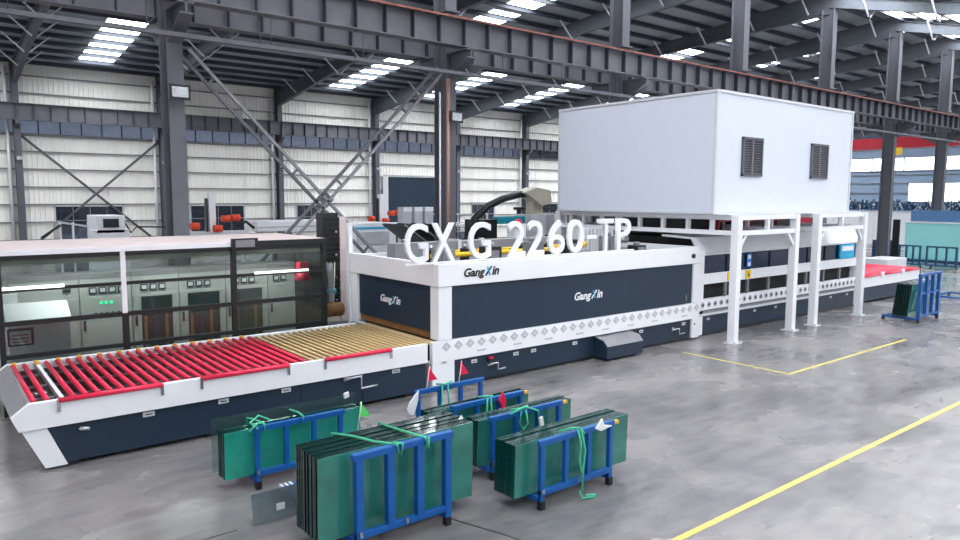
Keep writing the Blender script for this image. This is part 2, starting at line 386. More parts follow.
# crossed lattice braces between first two columns
def lattice(p, q, y, lab):
    t = thing('lattice_brace', p if isinstance(p,tuple) else tuple(p), lab, 'brace')
    P = Vector(p); Q = Vector(q); d = (Q-P).normalized(); n = d.cross(Vector((0,1,0)))*.12; L = (Q-P).length
    MB().bar(P-n, Q-n, .07).build('chord','column',t); MB().bar(P+n, Q+n, .07).build('chord','girt',t)
    k = .8
    while k < L:
        a = P+d*k; MB().bar(a-n, a+n, .05, .05).build('batten','column',t); k += .95
lattice((5.0,17,6.9),(11.7,17,.1),17,'laced diagonal brace falling from upper left behind the booth, one arm of large steel cross')
lattice((12.05,17,7.3),(4.8,17,.1),17,'laced diagonal brace rising to upper right column, other arm of large steel cross')
MB().prism([(8.18,3.6),(8.4,3.38),(8.62,3.6),(8.4,3.82)],'y',16.99,17.01).build('gusset_plate','column',None,(8.4,17,3.6)); tag(bpy.data.objects['gusset_plate'],'square steel gusset plate where the big cross braces meet','plate')

def runway(y, z0, z1, lab, railm, xs=-9, xe=89, kind='crane beam'):
    t = thing('crane_beam', (xs,y,z0), lab, kind)
    MB().box(xs,xe,y-.006,y+.006,z0,z1).build('web','beam',t)
    MB().box(xs,xe,y-.2,y+.2,z1-.025,z1).build('top_flange','beam',t)
    MB().box(xs,xe,y-.18,y+.18,z0,z0+.025).build('bottom_flange','beam',t)
    if railm: MB().box(xs,xe,y-.05,y+.05,z1,z1+.08).build('rail',railm,t); MB().box(xs,xe,y-.24,y-.2,z1-.03,z1).build('conductor_bar',railm,t)
    me = MB().box(-.012,.012,-.17,.17,z0-z0+.025,z1-z0-.025).mesh('stiffener','roofsteel')
    x = xs+.3
    while x < xe: inst('stiffener', me, (x,y,z0), t); x += 7.5/9
runway(16.1, 7.78, 8.52, 'long grey crane runway beam with rusty rail along the camera side of the columns', 'rust')
runway(17.9, 7.74, 8.45, 'grey crane runway beam just behind the columns, seen under the front beam', None)
runway(WY-1.0, 7.75, 8.65, 'grey crane runway beam along the cream far wall above its window strip', None)
t = thing('cable_tray', (-9,16.15,7.05), 'thin grey steel channel hung on wires under the front crane beam', 'cable tray')
MB().box(-9,89,16.1,16.25,7.05,7.14).build('channel','column',t)
x = -8
while x < 60: MB().cyl((x,16.1,7.1),(x,16.1,7.8),.012,5).cyl((x+.3,16.2,7.1),(x+.3,16.2,7.8),.012,5).build('hanger_wire','column',t); x += 2.4
t = thing('bridge_crane', (78,18,8.6), 'red overhead crane girder spanning the far end of the hall', 'crane')
MB().box(77.6,78.1,17.9,46.4,8.65,9.75).build('girder','redcrane',t)
MB().box(76.4,79.6,17.7,18.1,8.55,8.95).build('end_truck','redcrane',t); MB().box(76.4,79.6,46,46.4,8.7,9.05).build('end_truck','redcrane',t)
MB().box(77.2,77.6,30,31.2,8.0,8.7).build('hoist','yellow',t)

# ------------------------------------------------------------ loading table (left)
FY = 10.85
def crank(t, x, z, y, s=1):
    MB().tube([(x,y+.12,z),(x,y-.06,z),(x+.28*s,y-.10,z+.02),(x+.28*s,y-.10,z-.22*s),(x+.62*s,y-.12,z-.20*s)],.022,8).build('crank_handle','silver',t)
    MB().box(x-.05,x+.06,y-.03,y,z-.04,z+.05).build('crank_socket','silver',t)
def plate(t, x, z, y, w=.16, h=.07):
    MB().box(x,x+w,y-.008,y,z,z+h).build('label_plate','whitegrey',t); MB().box(x+.03,x+w-.03,y-.011,y-.008,z+.025,z+.04).build('label_text','inkblack',t)
t = thing('loading_table', (4.2,12.2,0), 'long loading roller conveyor with red and tan rollers on the left', 'conveyor')
LT = t
MB().prism([(1.22,.60),(7.36,.60),(7.36,.06),(1.45,.06)],'y',10.88,13.55).build('base_panel','navy',t,bevel=.006)
MB().prism([(.93,.60),(1.217,.60),(1.447,.04),(1.18,.04)],'y',10.86,13.57).build('end_panel','white',t)
for xs in (4.85,6.0): MB().box(xs,xs+.012,10.872,10.88,.08,.6).build('panel_seam','dark',t)
MB().prism([(1.03,.96),(.82,.80),(.90,.60),(7.36,.60),(7.36,.96)],'y',FY-.03,FY+.06).build('side_rail','white',t,bevel=.008)
MB().prism([(1.03,.96),(.82,.80),(.90,.60),(7.36,.60),(7.36,.96)],'y',13.55,13.68).build('side_rail','white',t)
MB().prism([(1.03,.96),(.82,.80),(.90,.60),(.98,.60),(.92,.8),(1.1,.93)],'y',FY+.06,13.55).build('end_rail','girt',t)
MB().box(.98,7.36,10.92,13.55,.60,.84).build('tray','dark',t)
for yy in (11.4,12.2,13.0): MB().box(1.1,7.36,yy,yy+.05,.84,.87).build('drive_belt','girt',t)
MB().box(1.42,1.47,10.95,13.5,.84,.93).build('cross_bar','white',t)
for xs in (1.12,1.2,1.3): 
    MB().cyl((xs,11.2+xs*.3,.86),(xs,11.35+xs*.3,.86),.05,8).build('end_pulley','silver',t)
rr = MB().cyl((0,10.94,0),(0,13.5,0),.036,10).mesh('roller','red'); rs = MB().cyl((0,10.94,0),(0,13.5,0),.027,8).mesh('roller','tan')
oc = MB().cyl((0,13.46,0),(0,13.54,0),.035,8).box(-.025,.025,13.5,13.56,-.02,.03).mesh('bearing','orange')
x = 1.10; k = 0; redx = []
while x < 5.05:
    if k != 2: inst('roller', rr, (x,0,.94), t)
    if k % 2 == 0: inst('bearing', oc, (x+.02,0,.965), t)
    x += .155; k += 1
x = 5.12
while x < 7.62:
    inst('roller', rs, (x,0,.935), t); x += .13
for (a, c) in ((1.42,2.62),(3.32,4.60),(5.27,6.52)):
    pass
for (a, c) in ((1.37,2.68),(3.24,4.62),(5.27,6.56)):
    MB().cyl((a,FY-.05,.96),(c,FY-.05,.96),.036,10).build('edge_roller','red',t)
    for q in (a, c): MB().box(q-.02,q+.02,FY-.06,FY-.02,.80,.97).build('roller_bracket','silver',t)
for q in (2.42,3.5,4.52,6.62): plate(t, q, .5, 10.88)
MB().tube([(1.60,10.88,.50),(1.62,10.80,.52),(1.72,10.80,.50)],.03,8).build('lock_handle','silver',t)
crank(t, 5.68, .56, 10.88, .9)
for q in (1.5,3.4,5.3,7.0):
    MB().box(q-.08,q+.08,10.92,11.1,0,.07).build('foot','black',t); MB().box(q-.08,q+.08,13.3,13.5,0,.07).build('foot','black',t)

# ------------------------------------------------------------ furnace / heating section
t = thing('tempering_furnace', (11.75,12.6,0), 'white and slate-blue glass tempering furnace body in the middle', 'furnace')
FB = 14.3
MB().box(7.62,15.88,10.84,10.96,2.0,2.43).build('roof_band','white',t,bevel=.01)
MB().box(7.62,7.74,10.96,FB,2.0,2.43).build('roof_band','white',t,bevel=.01)
MB().box(15.76,15.88,10.96,FB,2.0,2.43).build('roof_band','white',t)
MB().box(7.74,15.76,FB-.12,FB,2.0,2.40).build('roof_band','white',t)
MB().box(7.74,15.78,11.0,FB-.1,.96,2.0).build('core','dark',t)
MB().box(7.64,7.95,10.86,11.14,.97,1.995).build('corner_post','white',t,bevel=.006)
MB().box(7.64,7.95,14.0,14.28,.0,1.995).build('corner_post','white',t)
MB().box(15.68,15.97,10.86,11.14,.97,1.995).build('corner_post','white',t,bevel=.006)
MB().box(7.955,15.675,10.9,10.96,.97,1.985).build('front_panel','navy',t,bevel=.005)
MB().box(7.68,7.73,11.16,13.98,1.10,1.985).build('lifting_door','navy',t)
MB().box(7.66,7.74,11.16,13.98,1.985,2.0).build('door_lintel','dark',t)
MB().box(7.70,7.735,11.16,13.98,.96,1.10).build('slit_reflection','slitbrown',t)  # brown strip standing in for the interior reflection in the slit
MB().box(7.55,7.66,11.14,13.98,.90,.93).build('entry_sill','whitegrey',t)
MB().box(7.48,15.97,10.84,10.94,.56,.96).build('lower_band','white',t,bevel=.006)
MB().box(7.48,8.0,10.845,11.1,.03,.56).build('lower_post','white',t,bevel=.006)
MB().box(15.66,15.97,10.845,11.1,.05,.56).build('lower_post','white',t,bevel=.006)
MB().box(8.0,15.66,10.9,FB-.2,.07,.56).build('base_panel','navy',t,bevel=.004)
MB().box(8.0,15.66,10.95,FB-.3,.0,.07).build('plinth','black',t)
MB().box(7.5,7.95,11.1,FB-.2,.0,.9).build('end_body','black',t)
dm = MB()
for s, w2 in ((.105,.07),):
    dm.prism([(-s,0),(0,-s*.85),(s,0),(0,s*.85)],'y',-.008,0)
dmo = dm.mesh('vent_diamond','dgrey')
dmi = MB().prism([(-.05,0),(0,-.042),(.05,0),(0,.042)],'y',-.014,-.008).mesh('diamond_center','whitegrey')
for k in range(29):
    x = 7.80+k*.2865; o = inst('vent_diamond', dmo, (x,10.84,.845), t); inst('diamond_center', dmi, (x,10.84,.845), o)
for q in (8.55,9.5,10.4,11.35,12.2,13.1,14.0,15.2): MB().box(q,q+.22,10.832,10.84,.66,.69).build('small_print','dgrey',t)
for q in (8.45,9.55,10.05,11.3,13.1,13.6,15.3): plate(t, q, .42, 10.9, .14, .07)
plate(t, 7.68, .62-.1, 10.845, .13, .05)
crank(t, 8.9, .35, 10.9, .55); crank(t, 14.9, .36, 10.9, .55)
MB().box(8.86,8.98,10.84,10.9,.36,.46).build('crank_gearbox','black',t); MB().box(8.88,8.96,10.82,10.9,.46,.49).build('gearbox_cap','red',t)
MB().prism([(10.9,.52),(10.62,.46),(10.5,.34),(10.5,.06),(10.9,.06)],'x',12.0,13.25).build('motor_cover','navy',t,bevel=.008)
MB().prism([(10.9,.535),(10.61,.475),(10.49,.35),(10.50,.345),(10.62,.465),(10.9,.525)],'x',12.0,13.25).build('cover_top','girt',t)
MB().cyl((15.75,10.84,.42),(15.75,10.82,.42),.02,8).build('rivet','black',t)
MB().box(15.4,15.42,10.87,10.9,1.05,1.2).build('door_pull','silver',t)
def logo(t, org, xd, size, m1, m2, nm='lettering'):
    org = Vector(org); X = Vector(xd)
    glyph('Gang', size, m1, org, xd, t, nm, .004, .012*size*2, width=size*2.2, height=size*.95, shear=.25)
    o2 = org+X*size*2.26+Vector((0,0,size*.22)); nx = X.cross(Vector((0,0,1)))
    for (a, b, m, q) in ((0,.66,m1,0),(.16,.5,m2,.002)):
        P = o2+X*size*a+nx*q; Q = o2+X*size*b+Vector((0,0,size*.75))+nx*q
        if m == m2: P, Q = o2+X*size*.5+nx*q, o2+X*size*.2+Vector((0,0,size*.75))+nx*q
        MB().bar(P, Q, .008, size*.14, upv=(0,0,1)).build(nm, m, t)
    glyph('in', size, m1, org+X*size*2.98+Vector((0,0,size*.22)), xd, t, nm, .004, .012*size*2, width=size*.75, height=size*.75, shear=.25)
logo(t, (11.33,10.892,1.36), (1,0,0), .245, 'white', 'cyan')
logo(t, (8.22,10.832,2.10), (1,0,0), .235, 'inkblack', 'cyan')
logo(t, (7.672,13.05,1.44), (0,-1,0), .21, 'white', 'cyan')
# open top frame of the roof
MB().box(7.66,15.84,10.9,FB-.1,2.22,2.28).build('roof_deck','girt',t)
MB().box(7.9,8.0,10.97,14.15,2.28,2.36).build('deck_rib','whitegrey',t)
MB().cyl((15.6,10.8,2.2),(15.6,10.84,2.2),.06,10).build('lifting_eye','black',t)

# letters standing on the roof edge
t = thing('raised_letter_sign', (10.2,11.05,2.43), 'row of big white raised letters reading GX G 2260-TP on furnace roof edge', 'sign')
MB().box(7.0,13.45,11.0,11.06,2.43,2.46).build('sign_rail','white',t)
for ch, a, b_, h in (('G',7.03,7.53,.74),('X',7.62,8.15,.74),('G',8.50,9.05,.74),('2',9.52,9.98,.74),('2',10.06,10.52,.74),('6',10.66,11.14,.74),('0',11.24,11.74,.74),('T',12.22,12.74,.74),('P',12.86,13.36,.74)):
    glyph(ch, .8, 'white', (a,11.06,2.46), (1,0,0), t, 'letter', .035, .004, width=b_-a, height=h)
MB().box(11.84,12.12,10.99,11.09,2.76,2.84).build('letter','white',t)

# pipes and gear on the furnace roof
def rooftop(name, lab, cat, parts, base):
    t = thing(name, base, lab, cat)
    for (pn, m, mb) in parts: mb.build(pn, m, t)
    return t
rooftop('gas_pipe','yellow gas pipe run lying along the furnace roof behind the letters','pipe',
  [('pipe_run','yellow',MB().cyl((8.4,12.2,2.46),(12.9,12.2,2.46),.05,10)),
   ('pipe_run','yellow',MB().cyl((8.9,12.9,2.46),(13.4,12.9,2.46),.04,10)),
   ('elbow','yellow',MB().tube([(12.9,12.2,2.46),(13.05,12.2,2.56),(13.1,12.4,2.5),(13.1,12.9,2.5)],.05,8))]+
  [('pipe_clip','silver',MB().box(x,x+.08,12.13,12.27,2.28,2.53)) for x in (8.8,9.7,10.6,11.5,12.4)],(8.4,12.2,2.43))
rooftop('air_duct','white square air duct lying along the furnace roof','duct',
  [('duct_body','girt',MB().box(8.2,13.6,13.3,13.65,2.28,2.66)),('duct_flange','whitegrey',MB().box(9.9,9.98,13.26,13.69,2.28,2.70)),('duct_flange','whitegrey',MB().box(11.8,11.88,13.26,13.69,2.28,2.70))],(8.2,13.4,2.43))
for k, x in enumerate((8.6,9.5,10.3,11.2,12.0,12.8)):
    t = thing('valve_block', (x,12.5,2.43), None, 'valve', 'small valve blocks along the furnace roof pipes'); t['label'] = '%s of the small black valve blocks along the yellow furnace roof pipes, from the left' % ['first','second','third','fourth','fifth','last'][k]
    MB().box(x-.07,x+.07,12.42,12.58,2.28,2.56).build('body','black',t); MB().cyl((x,12.5,2.56),(x,12.5,2.66),.04,8).build('stem','silver',t)
    MB().cyl((x-.1,12.5,2.46),(x-.2,12.5,2.46),.03,8).build('fitting',('red' if k%2 else 'bluepipe'),t)
rooftop('drive_motor','grey electric motor on the furnace roof below the T letter','motor',
  [('motor_body','girt',MB().cyl((13.2,11.8,2.62),(13.7,11.8,2.62),.14,14)),('gearbox','whitegrey',MB().box(12.95,13.2,11.65,11.95,2.28,2.75)),('mount','girt',MB().box(13.0,13.6,11.7,11.9,2.28,2.5))],(13.3,11.8,2.43))
rooftop('drive_motor','small grey motor on the furnace roof near its right end','motor',
  [('motor_body','silver',MB().cyl((14.4,12.4,2.6),(14.8,12.4,2.6),.12,12)),('gearbox','black',MB().box(14.2,14.4,12.28,12.52,2.28,2.7))],(14.5,12.4,2.43))
rooftop('cable_carrier','ribbed white cable chain lying at the furnace roof right end','cable chain',
  [('link','whitegrey',MB().box(13.9+.14*k,14.0+.14*k,13.1,13.5,2.28,2.85)) for k in range(9)],(14.4,13.3,2.43))
rooftop('pulley_box','grey pulley box with red disc on the furnace roof behind letter 0','box',
  [('housing','whitegrey',MB().box(12.1,12.5,13.8,14.1,2.28,3.0)),('disc','red',MB().cyl((12.2,13.79,3.0),(12.2,13.75,3.0),.13,14))],(12.3,13.9,2.43))

random.seed(11)
for k in range(12):
    x = 8.2+k*.6+random.uniform(-.08,.08); y = (11.5,13.95)[k%2]; hh = random.uniform(.22,.5)
    t = thing('blower_unit', (x,y,2.28), '%s boxy blower from the left in the %s row on the furnace roof' % (['first','second','third','fourth','fifth','last'][k//2], 'front' if k%2==0 else 'rear'), 'blower', 'blower units on the furnace roof')
    MB().box(x-.2,x+.2,y-.15,y+.12,2.28,2.28+hh).build('housing','black' if k%4 else 'girt',t,bevel=.01)
    MB().cyl((x,y,2.28+hh),(x,y,2.36+hh),.08,10).build('outlet','silver' if k%2 else 'girt',t)
    MB().box(x-.12,x+.12,y-.17,y-.15,2.34,2.28+hh*.8).build('grille','girt',t)

# ------------------------------------------------------------ quenching / cooling section
t = thing('cooling_section', (20.7,12.6,0), 'long white cooling section with blue windows under the fan house', 'cooling section')
Y2 = 10.95
MB().prism([(Y2+.2,.97),(FB,.97),(FB,2.62),(Y2+.4,2.58),(Y2+.2,2.24)],'x',16.3,25.2).build('core','dark',t)
MB().prism([(Y2,2.22),(Y2+.22,2.64),(Y2+1.2,2.68),(Y2+1.2,2.64),(Y2+.26,2.60),(Y2+.05,2.20)],'x',16.02,25.35).build('sloped_hood','whitegrey',t)
MB().box(16.0,16.25,Y2-.02,Y2+.35,.05,2.3).build('end_post','white',t,bevel=.006)
MB().box(25.1,25.38,Y2-.02,Y2+.35,.05,2.25).build('end_post','white',t)
MB().box(16.05,25.35,Y2-.01,Y2+.1,1.40,1.68).build('middle_rail','white',t,bevel=.005)
MB().box(16.05,25.35,Y2-.01,Y2+.1,2.17,2.23).build('top_rail','whitegrey',t)
MB().box(16.0,25.4,Y2-.05,Y2+.1,.72,1.0).build('perforated_band','white',t,bevel=.005)
MB().box(16.0,25.4,Y2-.02,Y2+.1,.62,.70).build('groove_rail','girt',t)
MB().box(16.0,25.4,Y2-.05,Y2+.1,.56,.62).build('lower_rail','whitegrey',t)
MB().box(16.0,25.4,Y2+.02,FB-.2,.07,.56).build('base_panel','navy',t)
MB().box(16.0,25.4,Y2+.06,FB-.3,0,.07).build('plinth','black',t)
for k in range(8):
    a = 16.25+k*1.11
    MB().box(a+.03,a+1.08,Y2+.03,Y2+.045,1.68,2.17).build('window_pane','wglass',t)
    MB().box(a-.03,a+.03,Y2,Y2+.08,1.68,2.17).build('window_post','black',t)
    MB().box(a-.04,a+.04,Y2+.02,Y2+.08,1.0,1.40).build('opening_post','girt',t)
    MB().box(a+.1,a+.28,Y2+.12,Y2+.18,1.70,1.95).build('machine_head','bluepipe',t)
co = MB().cyl((0,0,0),(0,-.01,0),.085,10).mesh('vent_hole','dgrey'); ci = MB().cyl((0,-.01,0),(0,-.014,0),.045,8).mesh('hole_center','black')
for k in range(33):
    x = 16.18+k*.285; o = inst('vent_hole', co, (x,Y2-.05,.86), t); inst('hole_center', ci, (x,Y2-.05,.86), o)
for k in range(8): plate(t, 16.5+k*1.15, .42, Y2+.02, .12, .06)
MB().box(17.35,17.6,Y2-.03,Y2-.01,1.43,1.66).build('warning_label','yellow',t); MB().box(18.25,18.5,Y2-.03,Y2-.01,1.43,1.66).build('warning_label','yellow',t)
for q in (17.42,18.32): MB().prism([(q,1.49),(q+.11,1.49),(q+.055,1.60)],'y',Y2-.034,Y2-.03).build('warning_mark','inkblack',t)
MB().box(18.3,18.5,10.93,10.95,1.75,2.12).build('blue_reflection','bluepipe',t)  # blue shape reflected in the windows, built as a coloured patch
for k in range(2): MB().box(18.33,18.47,10.925,10.93,1.98-.2*k,2.08-.2*k).build('reflection_patch','white',t)
MB().box(23.8,24.8,Y2-.06,Y2+.0,1.7,2.15).build('control_screen','cyan',t); MB().box(23.9,24.7,Y2-.07,Y2-.06,1.95,2.1).build('screen_patch','white',t)

# unloading table (right)
t = thing('unloading_table', (28,12.2,0), 'long unloading conveyor with bright red rollers at the far right end', 'conveyor')
MB().box(25.42,30.6,Y2+.02,13.5,.07,.58).build('base_panel','navy',t)
MB().box(25.42,30.75,Y2-.02,Y2+.1,.58,.96).build('side_rail','white',t); MB().box(25.42,30.75,13.5,13.6,.58,.96).build('side_rail','white',t)
MB().box(30.6,30.8,Y2-.02,13.6,.58,.96).build('end_rail','white',t)
MB().box(25.42,30.6,Y2+.1,13.5,.58,.88).build('tray','dark',t)
x = 25.5
r2 = MB().cyl((0,Y2+.1,0),(0,13.5,0),.05,10).mesh('roller','red')
while x < 30.65: inst('roller', r2, (x,0,.96), t); x += .13
for (a, c) in ((25.45,27.0),(27.3,28.8),(29.1,30.5)):
    MB().cyl((a,Y2-.05,.97),(c,Y2-.05,.97),.035,8).build('edge_roller','red',t)
for q in (27.08,28.86): MB().box(q,q+.2,Y2-.07,Y2-.02,.86,1.05).build('rail_bracket','white',t)

# ------------------------------------------------------------ fan house on its steel frame
t = thing('fan_house', (19.6,13.3,3.27), 'big white insulated fan house box with two louvred vents above machine', 'fan house')
MB().box(15.9,23.3,10.5,16.05,3.30,6.38).build('wall_panels','boxwhite',t,bevel=.02)
for (a,b_,c,d) in ((15.88,15.96,10.48,10.56),(23.24,23.32,10.48,10.56),(15.88,15.96,15.99,16.07)): MB().box(a,b_,c,d,3.30,6.38).build('corner_trim','whitegrey',t)
MB().box(15.87,23.33,10.47,16.08,6.32,6.39).build('roof_trim','whitegrey',t,bevel=.01)
MB().box(15.87,23.33,10.47,16.08,3.27,3.33).build('bottom_trim','whitegrey',t)
for x0, x1 in ((17.08,18.05),(20.72,21.72)):
    v = MB().box(x0,x1,10.44,10.5,4.26,4.32).box(x0,x1,10.44,10.5,5.22,5.28).box(x0,x0+.06,10.44,10.5,4.26,5.28).box(x1-.06,x1,10.44,10.5,4.26,5.28).build('louvre_frame','column',t)
    MB().box(x0+.05,x1-.05,10.492,10.498,4.3,5.24).build('vent_backing','black',v)
    MB().box((x0+x1)/2-.025,(x0+x1)/2+.025,10.45,10.5,4.3,5.24).build('vent_mullion','girt',v)
    for k in range(14):
        z = 4.335+k*.065
        MB().prism([(10.45,z),(10.485,z+.035),(10.485,z+.045),(10.45,z+.01)],'x',x0+.06,x1-.06).build('slat','column',v)
t = thing('support_frame', (19.7,13.2,0), 'white square-tube steel frame carrying the fan house', 'frame')
PX = (16.17,19.03,20.3,23.22)
for x in PX:
    for yy in (9.98, 16.25):
        MB().box(x-.1,x+.1,yy-.1,yy+.1,.02,3.25).build('post','white',t,bevel=.008)
        MB().box(x-.18,x+.18,yy-.18,yy+.18,0,.02).build('base_plate','whitegrey',t)
        for sx in (-1,1): MB().cyl((x+sx*.14,yy-.14,.02),(x+sx*.14,yy-.14,.06),.02,6).build('anchor_bolt','silver',t)
    for z in (2.80,3.19): MB().box(x-.06,x+.06,9.98,16.25,z-.06,z+.06).build('cross_beam','white',t)
    for yy in (10.69,11.42,12.23,13.03,13.75,14.46,15.2,15.74): MB().box(x-.05,x+.05,yy-.05,yy+.05,2.84,3.15).build('strut','white',t)
for (a, c) in ((0,1),(2,3)):
    x0, x1 = PX[a], PX[c]
    for yy in (9.98,16.25):
        MB().box(x0,x1,yy-.06,yy+.06,3.13,3.25).build('cross_beam','white',t); MB().box(x0,x1,yy-.06,yy+.06,2.74,2.86).build('cross_beam','white',t)
        MB().box((x0+x1)/2-.05,(x0+x1)/2+.05,yy-.05,yy+.05,2.84,3.15).build('strut','white',t)
        MB().bar((x0+.08,yy,2.4),(x0+.42,yy,2.78),.08).build('knee_brace','white',t); MB().bar((x1-.08,yy,2.4),(x1-.42,yy,2.78),.08).build('knee_brace','white',t)
MB().box(16.0,23.3,10.1,16.2,3.25,3.27).build('deck_plate','whitegrey',t)
t = thing('fan_duct', (18,13.8,2.66), 'dark steel air plenum between the cooling section and fan house', 'duct')
MB().box(16.6,19.0,12.2,14.2,2.66,3.1).build('plenum','black',t); MB().box(20.4,23.0,12.2,14.2,2.66,3.1).build('plenum','black',t)


# ------------------------------------------------------------ operator booth and cabinets
t = thing('operator_booth', (3.95,15.4,0), 'glass operator booth with black frame and dusty beige roof behind loading table', 'booth')
BY = 14.0
MB().box(1.0,6.9,BY,16.68,2.74,2.80).build('roof_slab','beigeroof',t,bevel=.01)
MB().box(1.02,4.86,BY-.06,BY,2.70,2.79).build('roof_edge','white',t); MB().box(4.9,6.9,BY-.06,BY,2.70,2.80).build('roof_edge','black',t)
MB().box(1.0,6.85,BY-.02,BY+.05,2.62,2.70).build('head_rail','black',t)
MB().box(1.02,6.85,BY+.05,BY+.12,2.52,2.66).build('roof_lining','brass',t)
MB().box(4.83,5.35,BY-.14,BY-.06,2.66,2.86).build('door_track_box','black',t); MB().box(4.9,5.28,BY-.15,BY-.14,2.69,2.83).build('box_face','girt',t)
MB().box(.98,1.06,BY-.05,BY+.05,.0,2.86).build('post','black',t)
MB().box(4.84,4.94,BY-.04,BY+.05,.0,2.7).build('post','black',t)
MB().box(6.78,6.88,BY-.04,BY+.05,.0,2.75).build('post','black',t)
MB().box(6.78,6.88,16.56,16.66,.0,2.74).build('post','black',t); MB().box(.98,1.06,16.56,16.66,.0,2.74).build('post','black',t)
MB().box(2.85,2.93,BY-.05,BY+.05,1.58,2.70).build('post','white',t); MB().box(2.85,2.95,BY-.04,BY+.05,0,1.58).build('post','black',t)
for z, h in ((2.14,.05),(1.59,.07),(1.02,.06),(.6,.06)):
    MB().box(1.04,6.8,BY-.035,BY+.03,z-h,z+.01).build('rail','black',t)
MB().box(6.8,6.86,BY,16.6,2.12,2.17).build('side_rail','black',t); MB().box(6.8,6.86,BY,16.6,1.55,1.6).build('side_rail','black',t)
for (a, c) in ((1.06,2.85),(2.95,4.84),(4.94,6.78)):
    for (z0, z1) in ((.62,.97),(1.03,1.53),(1.6,2.1),(2.15,2.62)): MB().box(a,c,BY,BY+.008,z0,z1).build('glass_pane','clear',t)
for (a, c) in ((14.05,15.4),(15.45,16.56)): MB().box(6.82,6.828,a,c,.1,2.7).build('glass_pane','clear',t)
MB().box(6.80,6.86,15.38,15.45,0,2.7).build('side_post','black',t)
MB().box(1.06,1.95,BY-.06,BY-.036,2.13,2.18).build('lamp_tube','lampwhite',t); MB().box(5.3,6.45,BY-.06,BY-.036,2.13,2.17).build('lamp_tube','lampwhite',t)

for lx in (2.2,4.0,5.8):  # added tubes and area lights that brighten the cabinets inside the booth
    MB().box(lx-.6,lx+.6,14.55,14.65,2.70,2.735).build('added_tube_lamp','lampwhite',t)
    ld = bpy.data.lights.new('booth_fill','AREA'); ld.shape='RECTANGLE'; ld.size=1.2; ld.size_y=.12; ld.energy=20; ld.color=(1,.98,.94)
    lo = bpy.data.objects.new('booth_fill_light', ld); COL.objects.link(lo); lo.parent = t; lo.location = Vector((lx,14.6,2.69))-wpos(t)
CB = 15.3
glab = ['pale green-grey control cabinet at the left end of the booth, behind the desk','control cabinet with four meters and green indicator lights, no door window','control cabinet with dark door window, just right of the white booth post','control cabinet with dark door window, standing before the middle black booth post','control cabinet with dark door window, just right of the middle black post','narrow control cabinet at the right end of the booth']
edges = [1.25,2.38,3.30,4.20,5.16,6.10,6.75]
for k in range(6):
    a, c = edges[k]+.005, edges[k+1]-.005
    t = thing('control_cabinet', ((a+c)/2,CB+.3,0), glab[k], 'cabinet', 'control cabinets in the booth')
    MB().box(a,c,CB,CB+.6,0,2.2).build('body','cabinet',t,bevel=.006)
    MB().box(a+.02,c-.02,CB-.02,CB,.06,1.72).build('door','cabinet',t)
    MB().box(a,c,CB-.01,CB,2.1,2.2).build('top_trim','girt',t)
    ng = 4 if k == 1 else (0 if k in (0,) else (3 if k < 5 else 2))
    for g in range(ng):
        gx = a+.16+g*.17 if k != 5 else a+.12+g*.17
        mg = MB().box(gx,gx+.13,CB-.03,CB,1.80,1.93).build('meter','black',t); MB().box(gx+.02,gx+.11,CB-.034,CB-.03,1.83,1.91).build('meter_face','whitegrey',mg)
    if k == 0:
        MB().box(a+.85,a+.98,CB-.03,CB,1.86,1.93).build('nameplate','inkblack',t)
    if k == 1:
        for g in range(3): MB().cyl((a+.36+g*.09,CB,1.62),(a+.36+g*.09,CB-.03,1.62),.03,8).build('indicator','grnlamp',t)
        MB().cyl((a+.78,CB,1.78),(a+.78,CB-.03,1.78),.03,8).build('indicator','grnlamp',t)
        for g in range(5): MB().cyl((a+.26+g*.1,CB,1.42),(a+.26+g*.1,CB-.03,1.42),.02,8).build('push_button','black',t)
    if k in (2,3,4):
        d = MB().box(a+.16,c-.14,CB-.03,CB-.02,.35,1.68).build('door_window','cabdark',t)
        MB().box(a+.16,c-.14,CB-.035,CB-.03,1.62,1.68).build('window_trim','black',d)
        for g in range(3): MB().box(a+.2+g*.2,a+.26+g*.2,CB-.034,CB-.03,.5,1.3).build('reflection_stripe',('brown' if g!=1 else 'navy'),d)  # coloured stripes painted on as the reflection in the door glass
    if k: MB().box(a+.04,a+.08,CB-.05,CB-.02,1.1,1.3).build('door_handle','black',t); MB().box(a+.03,a+.10,CB-.025,CB-.02,1.33,1.4).build('warning_sticker','yellow',t)
t = thing('white_paper_rack', (1.5,14.6,0), 'white operator desk unit with raised panel at the left end of booth', 'desk')
MB().box(1.15,2.1,14.5,14.95,.0,1.5).build('desk_body','whitegrey',t,bevel=.01)
MB().prism([(14.35,1.5),(14.95,1.5),(14.95,1.78),(14.8,1.78)],'x',1.12,2.1).build('sloped_panel','white',t); MB().box(1.12,1.35,14.9,14.98,1.5,1.95).build('side_panel','white',t)
t.name = 'operator_desk'
t = thing('operator_screen', (1.3,14.4,1.1), 'small operator touch screen with pale display behind loading table corner', 'screen')
MB().box(1.12,1.5,14.3,14.36,1.12,1.42).build('bezel','black',t); MB().box(1.15,1.46,14.295,14.3,1.15,1.38).build('display','dgrey',t); MB().bar((1.3,14.36,1.2),(1.3,14.5,1.2),.06).build('mount_arm','black',t)
for k in range(3): MB().box(1.18,1.42,14.29,14.295,1.18+k*.06,1.2+k*.06).build('display_row','redcrane',t)
t = thing('red_hopper', (6.55,15.0,1.9), 'red cone-shaped cover hanging inside right end of the glass booth', 'cover')
MB().cyl((6.62,14.6,1.86),(6.62,14.6,2.06),.19,14,.13).build('skirt','red',t); MB().box(6.51,6.73,14.5,14.7,2.06,2.26).build('cap','red',t); MB().cyl((6.62,14.6,2.26),(6.62,14.6,2.74),.02,6).build('hanger','black',t)

